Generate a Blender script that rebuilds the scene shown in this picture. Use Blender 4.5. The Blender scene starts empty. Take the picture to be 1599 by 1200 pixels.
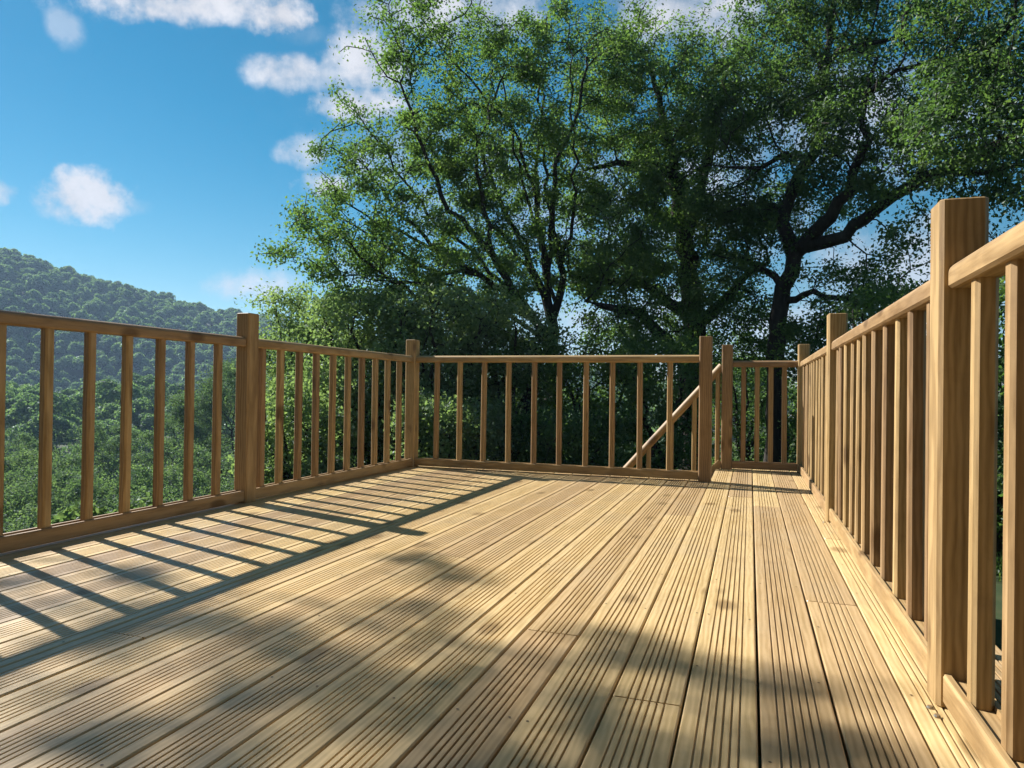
import bpy, math, random
import numpy as np
from mathutils import Vector, Matrix

random.seed(7)
rng = np.random.default_rng(7)
SC = bpy.context.scene
COL = SC.collection

# ------------------------------------------------------------------ camera
F_PX, YAW, PITCH, ROLL, EYE = 1105.0, 0.3248, 0.0091, 0.0132, 0.633
W0, H0 = 1599.0, 1200.0
fwd = Vector((-math.sin(YAW) * math.cos(PITCH), math.cos(YAW) * math.cos(PITCH), math.sin(PITCH)))
rt0 = Vector((math.cos(YAW), math.sin(YAW), 0))
up0 = rt0.cross(fwd)
rt = math.cos(ROLL) * rt0 + math.sin(ROLL) * up0
up = -math.sin(ROLL) * rt0 + math.cos(ROLL) * up0
EYEP = Vector((0, 0, EYE))
cam_d = bpy.data.cameras.new('camera')
cam = bpy.data.objects.new('camera', cam_d)
COL.objects.link(cam)
m = Matrix.Identity(4)
for i in range(3):
    m[i][0], m[i][1], m[i][2], m[i][3] = rt[i], up[i], -fwd[i], EYEP[i]
cam.matrix_world = m
cam_d.sensor_width = 36
cam_d.lens = F_PX / W0 * 36
cam_d.clip_start = 0.02
cam_d.clip_end = 12000
SC.camera = cam

# ------------------------------------------------------------------ light
SUN_TO = Vector((-1.0, 0.33, 0.83)).normalized()      # towards the sun
SUN_EL = math.asin(SUN_TO.z)
SUN_AZ = math.atan2(SUN_TO.x, SUN_TO.y)               # from +Y, clockwise
sun_d = bpy.data.lights.new('sun', 'SUN')
sun_d.energy = 5.0
sun_d.angle = math.radians(0.55)
sun_d.color = (1.0, 0.965, 0.96)
sun = bpy.data.objects.new('sun', sun_d)
sun.rotation_euler = (-SUN_TO).to_track_quat('-Z', 'Y').to_euler()
COL.objects.link(sun)

SC.view_settings.view_transform = 'Standard'
SC.view_settings.look = 'None'
SC.view_settings.exposure = 1.15
SC.view_settings.gamma = 1.0
SC.view_settings.use_curve_mapping = False
SC.cycles.use_denoising = True
SC.cycles.max_bounces = 6
SC.cycles.diffuse_bounces = 3
SC.cycles.transmission_bounces = 4
SC.cycles.transparent_max_bounces = 4
SC.cycles.volume_bounces = 0

SKY_STRENGTH = 0.05
CLOUD_LEVEL = 0.39


def pix_dir(px, py):
    d = fwd * F_PX + rt * (px - 799.5) - up * (py - 600.0)
    return d.normalized()


def at(px, py, hd):
    """world point seen at this pixel, at horizontal distance hd from the eye"""
    d = pix_dir(px, py)
    k = hd / math.hypot(d.x, d.y)
    return EYEP + d * k


class N:
    """small helper for node trees"""
    def __init__(s, nt):
        s.nt = nt
        nt.nodes.clear()

    def n(s, t, **kw):
        nd = s.nt.nodes.new(t)
        for k, v in kw.items():
            if k == 'inp':
                for a, b in v.items():
                    if hasattr(b, 'bl_idname') or isinstance(b, bpy.types.NodeSocket):
                        s.nt.links.new(b, nd.inputs[a])
                    else:
                        nd.inputs[a].default_value = b
            else:
                setattr(nd, k, v)
        return nd

    def math(s, op, a, b=None, c=None, clamp=False):
        inp = {0: a}
        if b is not None: inp[1] = b
        if c is not None: inp[2] = c
        return s.n('ShaderNodeMath', operation=op, use_clamp=clamp, inp=inp).outputs[0]

    def mix(s, f, a, b, blend='MIX'):
        nd = s.nt.nodes.new('ShaderNodeMix')
        nd.data_type = 'RGBA'
        nd.blend_type = blend
        for i, v in ((0, f), (6, a), (7, b)):
            if isinstance(v, bpy.types.NodeSocket):
                s.nt.links.new(v, nd.inputs[i])
            else:
                nd.inputs[i].default_value = v if i == 0 else (tuple(v) + (1,))[:4]
        return nd.outputs[2]

    def ramp(s, f, stops, interp='LINEAR'):
        nd = s.nt.nodes.new('ShaderNodeValToRGB')
        nd.color_ramp.interpolation = interp
        el = nd.color_ramp.elements
        while len(el) < len(stops): el.new(0.5)
        for e, (p, c) in zip(el, stops):
            e.position = p
            e.color = (tuple(c) + (1,))[:4] if not isinstance(c, (int, float)) else (c, c, c, 1)
        s.nt.links.new(f, nd.inputs[0])
        return nd.outputs[0]

    def noise(s, vec, scale, detail=4, rough=0.55, dist=0.0):
        nd = s.n('ShaderNodeTexNoise', inp={'Scale': scale, 'Detail': detail, 'Roughness': rough, 'Distortion': dist})
        if vec is not None: s.nt.links.new(vec, nd.inputs['Vector'])
        return nd.outputs[0]


# ------------------------------------------------------------------ sky with clouds
world = bpy.data.worlds.new('World')
SC.world = world
world.use_nodes = True
w = N(world.node_tree)
tc = w.n('ShaderNodeTexCoord').outputs['Generated']
sky = w.n('ShaderNodeTexSky', sky_type='NISHITA', sun_disc=False, sun_elevation=SUN_EL,
          sun_rotation=SUN_AZ, altitude=600.0, air_density=1.0, dust_density=0.15, ozone_density=1.5)
skyc = w.n('ShaderNodeHueSaturation', inp={'Hue': 0.478, 'Saturation': 1.62, 'Value': 0.78, 'Color': sky.outputs[0]}).outputs[0]
warp = w.n('ShaderNodeTexNoise', inp={'Scale': 13.0, 'Detail': 7.0, 'Roughness': 0.60, 'Vector': tc})
nz = w.math('SUBTRACT', warp.outputs[0], 0.5)
nz2 = w.math('SUBTRACT', w.noise(tc, 42.0, 5, 0.6), 0.5)
nzs = w.math('ADD', w.math('MULTIPLY', nz, 2.7), w.math('MULTIPLY', nz2, 1.3))
CLOUDS = [  # pixel centre, half width, half height, thickness
    (300, 2, 190, 42, 1.0), (432, 22, 62, 40, 1.15), (103, 42, 34, 42, 0.40),
    (130, 308, 98, 58, 1.2), (100, 325, 60, 30, .8), (205, 322, 40, 18, 0.35), (-4, 298, 46, 32, 0.9),
    (447, 112, 72, 36, 0.80), (575, 96, 85, 60, 0.85), (560, 165, 80, 34, 1.0), (520, 120, 70, 30, .6), (470, 55, 60, 20, 0.25),
    (480, 240, 54, 32, 0.75), (515, 290, 60, 30, 0.95), (405, 448, 110, 36, 0.7), (540, 420, 90, 40, .4),
    (700, 18, 170, 60, 0.8), (1060, 22, 170, 62, 0.75), (620, 240, 150, 60, 0.5), (1020, 330, 300, 90, 0.4),
    (1330, 190, 330, 120, 0.55), (1450, 420, 240, 110, 0.6), (1240, 520, 170, 60, 0.65),
    (1000, 500, 230, 60, 0.6), (1030, 320, 260, 110, 0.55), (760, 300, 170, 110, 0.45)]
mask = None
for cx, cy, hw, hh, th in CLOUDS:
    c = pix_dir(cx, cy)
    ux = (pix_dir(cx + 10, cy) - pix_dir(cx - 10, cy)).normalized()
    uy = c.cross(ux).normalized()
    sc = (pix_dir(cx + 10, cy) - pix_dir(cx - 10, cy)).length / 20
    a, b = hw * sc, hh * sc
    dx = w.n('ShaderNodeVectorMath', operation='DOT_PRODUCT', inp={0: tc, 1: tuple(ux)}).outputs['Value']
    dy = w.n('ShaderNodeVectorMath', operation='DOT_PRODUCT', inp={0: tc, 1: tuple(uy)}).outputs['Value']
    dx = w.math('DIVIDE', w.math('SUBTRACT', dx, c.dot(ux)), a)
    dy = w.math('DIVIDE', w.math('SUBTRACT', dy, c.dot(uy)), b)
    fr = w.n('ShaderNodeVectorMath', operation='DOT_PRODUCT', inp={0: tc, 1: tuple(c)}).outputs['Value']
    q = w.math('ADD', w.math('MULTIPLY', dx, dx), w.math('MULTIPLY', dy, dy))
    v = w.math('ADD', w.math('SUBTRACT', 1.0, q), nzs)
    v = w.math('MULTIPLY', v, 0.84, clamp=True)
    v = w.math('MULTIPLY', w.math('MULTIPLY', v, th), w.math('GREATER_THAN', fr, 0.3))
    mask = v if mask is None else w.math('MAXIMUM', mask, v)
# clouds over the unseen rest of the sky, cover thickened for neutral fill light
gen = w.math('MULTIPLY', w.math('SUBTRACT', w.noise(tc, 2.6, 7, 0.6), 0.49), 5.0, clamp=True)
behind = w.n('ShaderNodeVectorMath', operation='DOT_PRODUCT', inp={0: tc, 1: tuple(fwd)}).outputs['Value']
gen = w.math('MULTIPLY', gen, w.math('MULTIPLY', w.math('SUBTRACT', 0.72, behind), 4.0, clamp=True))
sepz = w.n('ShaderNodeSeparateXYZ', inp={0: tc}).outputs[2]
gen = w.math('MULTIPLY', gen, w.math('MULTIPLY', sepz, 6.0, clamp=True))
mask = w.math('MAXIMUM', mask, w.math('MULTIPLY', gen, 0.8))
mask = w.math('MINIMUM', mask, 1.0)
mask = w.n('ShaderNodeMapRange', interpolation_type='SMOOTHSTEP', inp={0: mask, 1: 0.0, 2: 0.95}).outputs[0]
shade = w.math('ADD', 0.86, w.math('MULTIPLY', nz, 0.7))
ccol = w.n('ShaderNodeVectorMath', operation='SCALE',
           inp={0: (1.0 * CLOUD_LEVEL / SKY_STRENGTH, 1.0 * CLOUD_LEVEL / SKY_STRENGTH, 1.06 * CLOUD_LEVEL / SKY_STRENGTH), 3: shade}).outputs[0]
final = w.mix(mask, skyc, ccol)
bg = w.n('ShaderNodeBackground', inp={'Color': final, 'Strength': SKY_STRENGTH})
w.n('ShaderNodeOutputWorld', inp={'Surface': bg.outputs[0]})


# ------------------------------------------------------------------ tags and mesh helpers
def tag(o, label=None, cat=None, group=None, kind=None):
    if label: o['label'] = label
    if cat: o['category'] = cat
    if group: o['group'] = group
    if kind: o['kind'] = kind
    return o


def empty(name, loc, label=None, cat=None, group=None, kind=None):
    o = bpy.data.objects.new(name, None)
    o.location = loc
    o.empty_display_size = 0.1
    COL.objects.link(o)
    return tag(o, label, cat, group, kind)


def mesh_np(name, verts, faces, mat=None, smooth=False):
    """faces: (N,k) int array"""
    me = bpy.data.meshes.new(name)
    verts = np.asarray(verts, np.float32)
    faces = np.asarray(faces, np.int32)
    k = faces.shape[1]
    me.vertices.add(len(verts))
    me.vertices.foreach_set('co', verts.ravel())
    me.loops.add(faces.size)
    me.loops.foreach_set('vertex_index', faces.ravel())
    me.polygons.add(len(faces))
    me.polygons.foreach_set('loop_start', np.arange(0, faces.size, k, dtype=np.int32))
    me.polygons.foreach_set('loop_total', np.full(len(faces), k, np.int32))
    me.polygons.foreach_set('use_smooth', np.full(len(faces), smooth, bool))
    me.update(calc_edges=True)
    if mat: me.materials.append(mat)
    return me


def link(name, me, parent=None, loc=None):
    o = bpy.data.objects.new(name, me)
    COL.objects.link(o)
    if parent:
        o.parent = parent
    if loc is not None:
        o.location = loc
    return o


# ------------------------------------------------------------------ materials
def wood(name, light, dark, rough=0.5, spec=0.3, stain=0.0, knots=1.0):
    mt = bpy.data.materials.new(name)
    mt.use_nodes = True
    s = N(mt.node_tree)
    tcn = s.n('ShaderNodeTexCoord')
    oi = s.n('ShaderNodeObjectInfo')
    rnd = oi.outputs['Random']
    geo = s.n('ShaderNodeNewGeometry')
    off = s.n('ShaderNodeCombineXYZ', inp={0: s.math('MULTIPLY', rnd, 37.0), 1: s.math('MULTIPLY', rnd, 91.0), 2: s.math('MULTIPLY', rnd, 13.0)})
    v = s.n('ShaderNodeVectorMath', operation='ADD', inp={0: tcn.outputs['Object'], 1: off.outputs[0]}).outputs[0]
    vs = s.n('ShaderNodeMapping', inp={'Vector': v, 'Scale': (1, 0.05, 1)}).outputs[0]
    vm = s.n('ShaderNodeMapping', inp={'Vector': v, 'Scale': (1, 0.16, 1)}).outputs[0]
    grain = s.noise(vs, 150.0, 4, 0.65, 0.3)
    band = s.noise(vm, 14.0, 3, 0.5, 1.2)
    wave = s.n('ShaderNodeTexWave', wave_type='BANDS', bands_direction='X',
               inp={'Vector': vm, 'Scale': 22.0, 'Distortion': 7.0, 'Detail': 3.0, 'Detail Scale': 1.2}).outputs['Fac']
    f = s.math('ADD', s.math('MULTIPLY', grain, 0.45), s.math('ADD', s.math('MULTIPLY', band, 0.40), s.math('MULTIPLY', wave, 0.22)))
    base = s.ramp(f, [(0.30, dark), (0.68, light)])
    tone = s.math('ADD', 0.74, s.math('MULTIPLY', rnd, 0.42))
    base = s.n('ShaderNodeVectorMath', operation='SCALE', inp={0: base, 3: tone}).outputs[0]
    hs = s.n('ShaderNodeHueSaturation', inp={'Hue': s.math('ADD', 0.493, s.math('MULTIPLY', rnd, 0.014)), 'Saturation': 1.0, 'Value': 1.0, 'Color': base}).outputs[0]
    # knots
    vk = s.n('ShaderNodeMapping', inp={'Vector': v, 'Scale': (7.5, 4.2, 7.5)}).outputs[0]
    vor = s.n('ShaderNodeTexVoronoi', feature='F1', inp={'Vector': vk, 'Scale': 1.0, 'Randomness': 1.0})
    kr = s.n('ShaderNodeSeparateColor', inp={0: vor.outputs['Color']}).outputs[0]
    kd = s.math('ADD', vor.outputs['Distance'], s.math('MULTIPLY', s.math('SUBTRACT', band, 0.5), 0.12))
    kn = s.n('ShaderNodeMapRange', inp={0: kd, 1: 0.16, 2: 0.29, 3: 1.0, 4: 0.0}).outputs[0]
    kn = s.math('MULTIPLY', kn, s.math('GREATER_THAN', kr, 0.64))
    kn = s.math('MULTIPLY', kn, 0.62 * knots)
    hs = s.mix(kn, hs, (dark[0] * .40, dark[1] * .33, dark[2] * .25))
    # weathering: grey green blotches and fine dirt, in place coordinates
    pos = geo.outputs['Position']
    b1 = s.noise(pos, 2.3, 5, 0.62)
    b2 = s.noise(pos, 19.0, 4, 0.6)
    st = s.math('MULTIPLY', s.math('SUBTRACT', s.math('ADD', s.math('MULTIPLY', b1, 0.75), s.math('MULTIPLY', b2, 0.25)), 0.47), 4.0, clamp=True)
    hs = s.mix(s.math('MULTIPLY', st, 0.20 + stain), hs, (light[0] * .62, light[1] * .66, light[2] * .78))
    dk = s.math('MULTIPLY', s.math('SUBTRACT', s.noise(pos, 5.5, 6, 0.7), 0.55), 3.5, clamp=True)
    hs = s.mix(s.math('MULTIPLY', dk, 0.50), hs, (dark[0] * .62, dark[1] * .58, dark[2] * .55))
    bh = s.math('ADD', s.math('MULTIPLY', grain, 0.6), s.math('MULTIPLY', b2, 0.4))
    bump = s.n('ShaderNodeBump', inp={'Strength': 0.35, 'Distance': 0.0015, 'Height': bh}).outputs[0]
    rg = s.math('ADD', rough - 0.12, s.math('MULTIPLY', b1, 0.24))
    p = s.n('ShaderNodeBsdfPrincipled', inp={'Base Color': hs, 'Roughness': rg, 'Specular IOR Level': spec, 'Normal': bump})
    s.n('ShaderNodeOutputMaterial', inp={'Surface': p.outputs[0]})
    return mt


M_DECK = wood('deck_wood', (0.60, 0.425, 0.207), (0.40, 0.265, 0.108), rough=0.38, spec=0.45, stain=0.35)
M_RAIL = wood('rail_wood', (0.42, 0.277, 0.124), (0.22, 0.132, 0.050), rough=0.55, spec=0.3, stain=.18, knots=1.25)
M_JOIST = wood('joist_wood', (0.22, 0.15, 0.08), (0.12, 0.08, 0.04), rough=0.7, spec=0.2)


def leaf_mat(name, a, b, c, trans=0.35, gloss=0.08, nscale=1.1):
    mt = bpy.data.materials.new(name)
    mt.use_nodes = True
    s = N(mt.node_tree)
    at_ = s.n('ShaderNodeAttribute', attribute_name='tint').outputs['Fac']
    pos = s.n('ShaderNodeNewGeometry').outputs['Position']
    nv = s.noise(pos, nscale, 3, 0.55)
    f = s.math('ADD', s.math('MULTIPLY', at_, 0.5), s.math('MULTIPLY', nv, 0.62))
    col = s.ramp(f, [(0.25, a), (0.55, b), (0.88, c)])
    d = s.n('ShaderNodeBsdfDiffuse', inp={'Color': col})
    tcol = s.n('ShaderNodeMix', data_type='RGBA', blend_type='MULTIPLY')
    tcol.inputs[0].default_value = 1.0
    s.nt.links.new(col, tcol.inputs[6])
    tcol.inputs[7].default_value = (1.55, 1.75, 0.85, 1)
    t = s.n('ShaderNodeBsdfTranslucent', inp={'Color': tcol.outputs[2]})
    m1 = s.n('ShaderNodeMixShader', inp={0: trans, 1: d.outputs[0], 2: t.outputs[0]})
    g = s.n('ShaderNodeBsdfGlossy', inp={'Color': (0.9, 0.95, 1.0, 1), 'Roughness': 0.5})
    m2 = s.n('ShaderNodeMixShader', inp={0: gloss, 1: m1.outputs[0], 2: g.outputs[0]})
    s.n('ShaderNodeOutputMaterial', inp={'Surface': m2.outputs[0]})
    return mt


M_LEAF = leaf_mat('oak_leaf', (0.045, 0.086, 0.030), (0.095, 0.158, 0.052), (0.180, 0.245, 0.080), gloss=.02, trans=.52)
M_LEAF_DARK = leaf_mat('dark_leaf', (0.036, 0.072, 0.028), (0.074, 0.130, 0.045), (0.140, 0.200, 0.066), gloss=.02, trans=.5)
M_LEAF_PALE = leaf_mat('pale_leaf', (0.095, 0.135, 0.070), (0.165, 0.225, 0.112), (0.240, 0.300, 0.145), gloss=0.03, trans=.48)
M_LEAF_DRY = leaf_mat('dry_leaf', (0.10, 0.05, 0.02), (0.17, 0.08, 0.035), (0.26, 0.14, 0.06), trans=0.1)
M_FOREST = leaf_mat('forest_leaf', (0.045, 0.085, 0.045), (0.110, 0.170, 0.085), (0.210, 0.280, 0.135), trans=0.5, gloss=0.03, nscale=0.14)


def simple(name, cols, scale, rough=0.9, bump=0.3, dist=0.02, stretch=None):
    mt = bpy.data.materials.new(name)
    mt.use_nodes = True
    s = N(mt.node_tree)
    pos = s.n('ShaderNodeNewGeometry').outputs['Position']
    if stretch:
        pos = s.n('ShaderNodeMapping', inp={'Vector': pos, 'Scale': stretch}).outputs[0]
    nv = s.noise(pos, scale, 6, 0.65)
    nw = s.noise(pos, scale * 0.13, 3, 0.5)
    f = s.math('ADD', s.math('MULTIPLY', nv, 0.7), s.math('MULTIPLY', nw, 0.3))
    n_ = len(cols)
    col = s.ramp(f, [(0.32 + 0.36 * i / (n_ - 1), c) for i, c in enumerate(cols)])
    b = s.n('ShaderNodeBump', inp={'Strength': bump, 'Distance': dist, 'Height': nv}).outputs[0]
    p = s.n('ShaderNodeBsdfPrincipled', inp={'Base Color': col, 'Roughness': rough, 'Specular IOR Level': 0.2, 'Normal': b})
    s.n('ShaderNodeOutputMaterial', inp={'Surface': p.outputs[0]})
    return mt


M_BARK = simple('bark', [(0.018, 0.015, 0.012), (0.036, 0.031, 0.025), (0.062, 0.054, 0.042)], 14.0, 0.9, 0.8, 0.03, (1, 1, 0.25))
M_GROUND = simple('ground_soil', [(0.020, 0.032, 0.012), (0.035, 0.052, 0.018), (0.060, 0.062, 0.028)], 3.0)
M_HILLSOIL = M_GROUND

M_SLOPE = leaf_mat('slope_leaf', (0.055, 0.092, 0.052), (0.112, 0.168, 0.086), (0.185, 0.240, 0.118), trans=.4, gloss=.02, nscale=.5)

# ------------------------------------------------------------------ the lie of the land
def sstep(a, b, x):
    t = np.clip((x - a) / (b - a), 0, 1)
    return t * t * (3 - 2 * t)


AZ_SKY = np.array([-180, -100, -80, -60, -54.5, -48.0, -42.0, -37.0, -30.0, -22.0, -10, 0, 180.0])
TAN_SKY = np.array([.08, .16, .18, .166, .155, .129, .104, .092, .080, .055, .03, .02, .02])
DPR = np.array([0, 3.5, 7, 12, 20, 32, 50, 75, 110, 145, 185, 230, 400, 520, 900, 4000.0])
ZPR = np.array([-1.0, -1.6, -3.2, -6.0, -10, -14.5, -18, -17.5, -11.5, -9.5, -22, -26, 0, -10, -60, -120.0])


def terrain(x, y):
    x = np.asarray(x, float); y = np.asarray(y, float)
    az = np.degrees(np.arctan2(x, y))
    d = np.hypot(x, y)
    left = np.interp(d, DPR, ZPR)
    H = EYE + 400 * np.interp(az, AZ_SKY, TAN_SKY) - 9.0
    k = np.where(d < 400, sstep(215, 400, d), 1 - 0.5 * sstep(430, 900, d))
    left = left + k * (H - 0) * (d > 200)
    left = left + 1.4 * np.sin(x * 0.031 + 1.0) * np.cos(y * 0.027) * sstep(30, 120, d)
    right = -0.95 - 0.02 * np.clip(d - 6, 0, 60) - 0.03 * np.clip(d - 60, 0, 4000) * (d > 60)
    right = np.maximum(right, -60)
    wl = sstep(-3.4, -9.0, x + 0.28 * y) * (1 - sstep(100, 160, np.abs(az + 60)))
    wl = np.where(d > 30, sstep(5, -16, az) * (1 - sstep(100, 150, np.abs(az + 60))), wl) * 1.0
    t30 = sstep(18, 40, d)
    wa = sstep(-3.4, -9.0, x + 0.28 * y)
    wb = sstep(5, -16, az) * (1 - sstep(90, 130, np.abs(az + 60)))
    wl = wa * (1 - t30) + wb * t30
    return right * (1 - wl) + left * wl


nr, na = 150, 200
rr = np.concatenate([[0.01], np.geomspace(0.8, 1500, nr - 1)])
aa = np.linspace(0, 2 * np.pi, na, endpoint=False)
R_, A_ = np.meshgrid(rr, aa, indexing='ij')
X_, Y_ = R_ * np.sin(A_), R_ * np.cos(A_)
Z_ = terrain(X_, Y_)
idx = np.arange(nr * na).reshape(nr, na)
a0 = idx[:-1]; a1 = idx[1:]
fc = np.stack([a0, np.roll(a0, -1, 1), np.roll(a1, -1, 1), a1], -1).reshape(-1, 4)
g = link('ground', mesh_np('ground', np.stack([X_, Y_, Z_], -1).reshape(-1, 3), fc[:, ::-1], M_GROUND, True))
tag(g, kind='structure')


# ------------------------------------------------------------------ timber members
MESHES = {}


def rect_profile(wd, ht, c=0.003):
    x, z = wd / 2, ht / 2
    return [(-x + c, -z), (x - c, -z), (x, -z + c), (x, z - c), (x - c, z), (-x + c, z), (-x, z - c), (-x, -z + c)]


def handrail_profile():
    x = 0.029
    dome = [(x, .004)] + [(x * math.cos(a), 0.005 + 0.022 * math.sin(a)) for a in [math.radians(q) for q in (14, 28, 42, 56, 73, 90, 107, 124, 138, 152, 166)]] + [(-x, .004)]
    return [(-x + .006, -0.027), (x - .006, -0.027), (x, -0.021)] + dome + [(-x, -0.021)]


def base_profile():
    # channel rail: two ridges with a groove between them
    x, b, t = 0.033, -0.029, 0.029
    return [(-x + .003, b), (x - .003, b), (x, b + .003), (x, t - .006), (x - .003, t), (x - .014, t), (x - .0155, t - .010),
            (-x + .0155, t - .010), (-x + .014, t), (-x + .003, t), (-x, t - .006), (-x, b + .003)]


def member_mesh(key, prof, L, mat, taper_top=False):
    k = (key, round(L, 4), mat.name)
    if k in MESHES: return MESHES[k]
    n = len(prof)
    P = np.array(prof)
    rings = []
    c = 0.003
    Ps = P * (1 - c / np.abs(P).max())
    for y, pr in ((0, Ps), (c, P), (L - c, P), (L, Ps)):
        rings.append(np.stack([pr[:, 0], np.full(n, y), pr[:, 1]], 1))
    V = np.concatenate(rings)
    me = bpy.data.meshes.new(key)
    faces = []
    for r in range(3):
        for i in range(n):
            j = (i + 1) % n
            faces.append((r * n + i, r * n + j, (r + 1) * n + j, (r + 1) * n + i))
    faces.append(tuple(range(n))[::-1])
    faces.append(tuple(3 * n + i for i in range(n)))
    faces = [f[::-1] for f in faces]
    me.from_pydata([tuple(v) for v in V], [], faces)
    me.materials.append(mat)
    me.update()
    MESHES[k] = me
    return me


def member(name, key, prof, A, B, parent, mat, upv=(0, 0, 1)):
    """a straight piece of timber from A to B (world), its grain along its length"""
    A, B = Vector(A), Vector(B)
    y = (B - A).normalized()
    x = y.cross(Vector(upv)).normalized()
    z = x.cross(y)
    me = member_mesh(key, prof, (B - A).length, mat)
    o = link(name, me, parent)
    mm = Matrix.Identity(4)
    loc = A - (parent.location if parent else Vector())
    for i in range(3):
        mm[i][0], mm[i][1], mm[i][2], mm[i][3] = x[i], y[i], z[i], loc[i]
    o.matrix_basis = mm
    return o


PS = 0.088          # post side
HP = 1.037          # post height
RZ = 0.879          # handrail centre height
BZ = 0.041          # bottom rail centre height
BS = 0.038          # baluster side
P_POST = rect_profile(PS, PS, 0.008)
P_BAL = rect_profile(BS, BS, 0.007)
P_HR, P_BR = handrail_profile(), base_profile()


def post(x, y, parent, z0=-0.0, h=HP):
    # x, y: centre
    return member('post', 'post', P_POST, (x, y, z0), (x, y, h), parent, M_RAIL, (0, 1, 0))


def bal(x, y, parent, z0=0.058, z1=0.856):
    j = random.uniform(-.0015, .0015)
    return member('baluster', 'baluster', P_BAL, (x + j, y, z0), (x + j + random.uniform(-.003, .003), y + random.uniform(-.003, .003), z1), parent, M_RAIL, (0, 1, 0))


def section(A, B, parent, n=None, pos=None):
    """handrail, bottom rail and balusters between two post faces"""
    A, B = Vector((A[0], A[1], 0)), Vector((B[0], B[1], 0))
    d = (B - A).normalized()
    zz = Vector((0, 0, 1))
    member('handrail', 'handrail', P_HR, A + zz * RZ, B + zz * RZ, parent, M_RAIL)
    member('bottom_rail', 'bottom_rail', P_BR, A + zz * BZ, B + zz * BZ, parent, M_RAIL)
    for p in pos:
        c = A + d * p
        bal(c.x, c.y, parent)


LX = -2.585 - PS / 2      # left run centre line
RX = 0.365 + PS / 2       # right run centre line
YB = 5.2 + PS / 2         # back run centre line
YL = 6.14 + PS / 2        # landing run centre line
h = PS / 2

# left run: near post (out of view), middle post, corner post
left = empty('deck_railing', (LX, 3.2, 0), 'long wooden railing along the left edge of the deck, facing the wooded hill', 'railing')
PM = 3.186 + h
pn = PM - 2.05
post(LX, pn, left); post(LX, PM, left); post(LX, YB, left)
post(LX, pn - 2.05, left)
section((LX, pn - 2.05 + h), (LX, pn - h), left, pos=[.13 + .187 * i for i in range(10)])
ys = [3.001 - .1885 * i for i in range(10)]
section((LX, pn + h), (LX, PM - h), left, pos=[y - pn - h for y in sorted(ys) if y > pn + h + .05])
section((LX, PM + h), (LX, YB - h), left, pos=[y - PM - h for y in (3.352, 3.52, 3.70, 3.885, 4.07, 4.262, 4.45, 4.64, 4.83, 5.015)])

# back run, from the corner post to the post at the stair head
back = empty('deck_railing', (-1.4, YB, 0), 'wooden railing across the back of the deck, between corner post and stair opening', 'railing')
XB = -0.347 + h
post(XB, YB, back)
section((LX + h, YB), (XB - h, YB), back, pos=[x - LX - h for x in (-2.409, -2.206, -2.0, -1.79, -1.582, -1.38, -1.175, -0.975, -0.769, -0.556)])

# landing end run
land = empty('deck_railing', (0.1, YL, 0), 'short low-looking wooden railing at the far end of the landing, four balusters wide', 'railing')
XL_ = -0.227 + h
post(XL_, YL, land)
section((XL_ + h, YL), (RX - h, YL), land, pos=[x - XL_ - h for x in (-0.052, 0.056, 0.163, 0.268)])

# right run
right = empty('deck_railing', (RX, 3.0, 0), 'sunlit wooden railing along the right edge of the deck, its handrail rising towards the viewer', 'railing')
P1, P2 = 1.648 + h, 3.83 + h
post(RX, P1, right); post(RX, P2, right); post(RX, YL, right); post(RX, P1 - 2.18, right)
section((RX, P2 + h), (RX, YL - h), right, pos=[.135 + .1905 * i for i in range(11)])
section((RX, P1 + h), (RX, P2 - h), right, pos=[y - P1 - h for y in (1.872, 2.067, 2.264, 2.462, 2.66, 2.85, 3.036, 3.212, 3.392, 3.57, 3.72)])
section((RX, P1 - 2.18 + h), (RX, P1 - h), right, pos=[1.525 - .19 * i - (P1 - 2.18 + h) for i in range(10)])
# small screw heads at the feet of the right posts
for px_, py_ in ((0.352, 1.640), (0.356, 1.600), (0.352, 3.822)):
    bmv = []
    for k in range(10):
        a = k / 10 * 2 * math.pi
        bmv.append((math.cos(a) * .007, math.sin(a) * .007, 0.0))
    V = bmv + [(x * .75, y * .75, .0035) for x, y, z in bmv]
    me = bpy.data.meshes.new('screw')
    me.from_pydata(V, [], [(i, (i + 1) % 10, 10 + (i + 1) % 10, 10 + i) for i in range(10)] + [tuple(range(10, 20))])
    mt = bpy.data.materials.get('screw_metal')
    if not mt:
        mt = bpy.data.materials.new('screw_metal'); mt.use_nodes = True
        b = mt.node_tree.nodes['Principled BSDF']
        b.inputs['Base Color'].default_value = (.5, .45, .35, 1); b.inputs['Metallic'].default_value = 1; b.inputs['Roughness'].default_value = .35
    me.materials.append(mt)
    link('screw', me, right, (px_ - RX, py_ - 3.0, 0.001))

# ------------------------------------------------------------------ the deck: grooved boards, joists, fascia
deck = empty('deck', (0, 0, 0), kind='structure')
PITCH_B, GAP, TH = 0.1455, 0.0055, 0.028


def board_profile(wd, grooved=True, ng=6):
    x = wd / 2
    pts = [(-x + .003, -TH), (x - .003, -TH), (x, -TH + .003), (x, -.003), (x - .003, 0)]
    if grooved:
        w0 = wd * 0.54
        gs = [w0 / 2 - i * w0 / (ng - 1) for i in range(ng)]
        for gx in gs:
            pts += [(gx + .0026, 0), (gx + .0020, -.0008), (gx + .0016, -.0058), (gx - .0016, -.0058), (gx - .0020, -.0008), (gx - .0026, 0)]
    pts += [(-x + .003, 0), (-x, -.003), (-x, -TH + .003)]
    return pts


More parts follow.
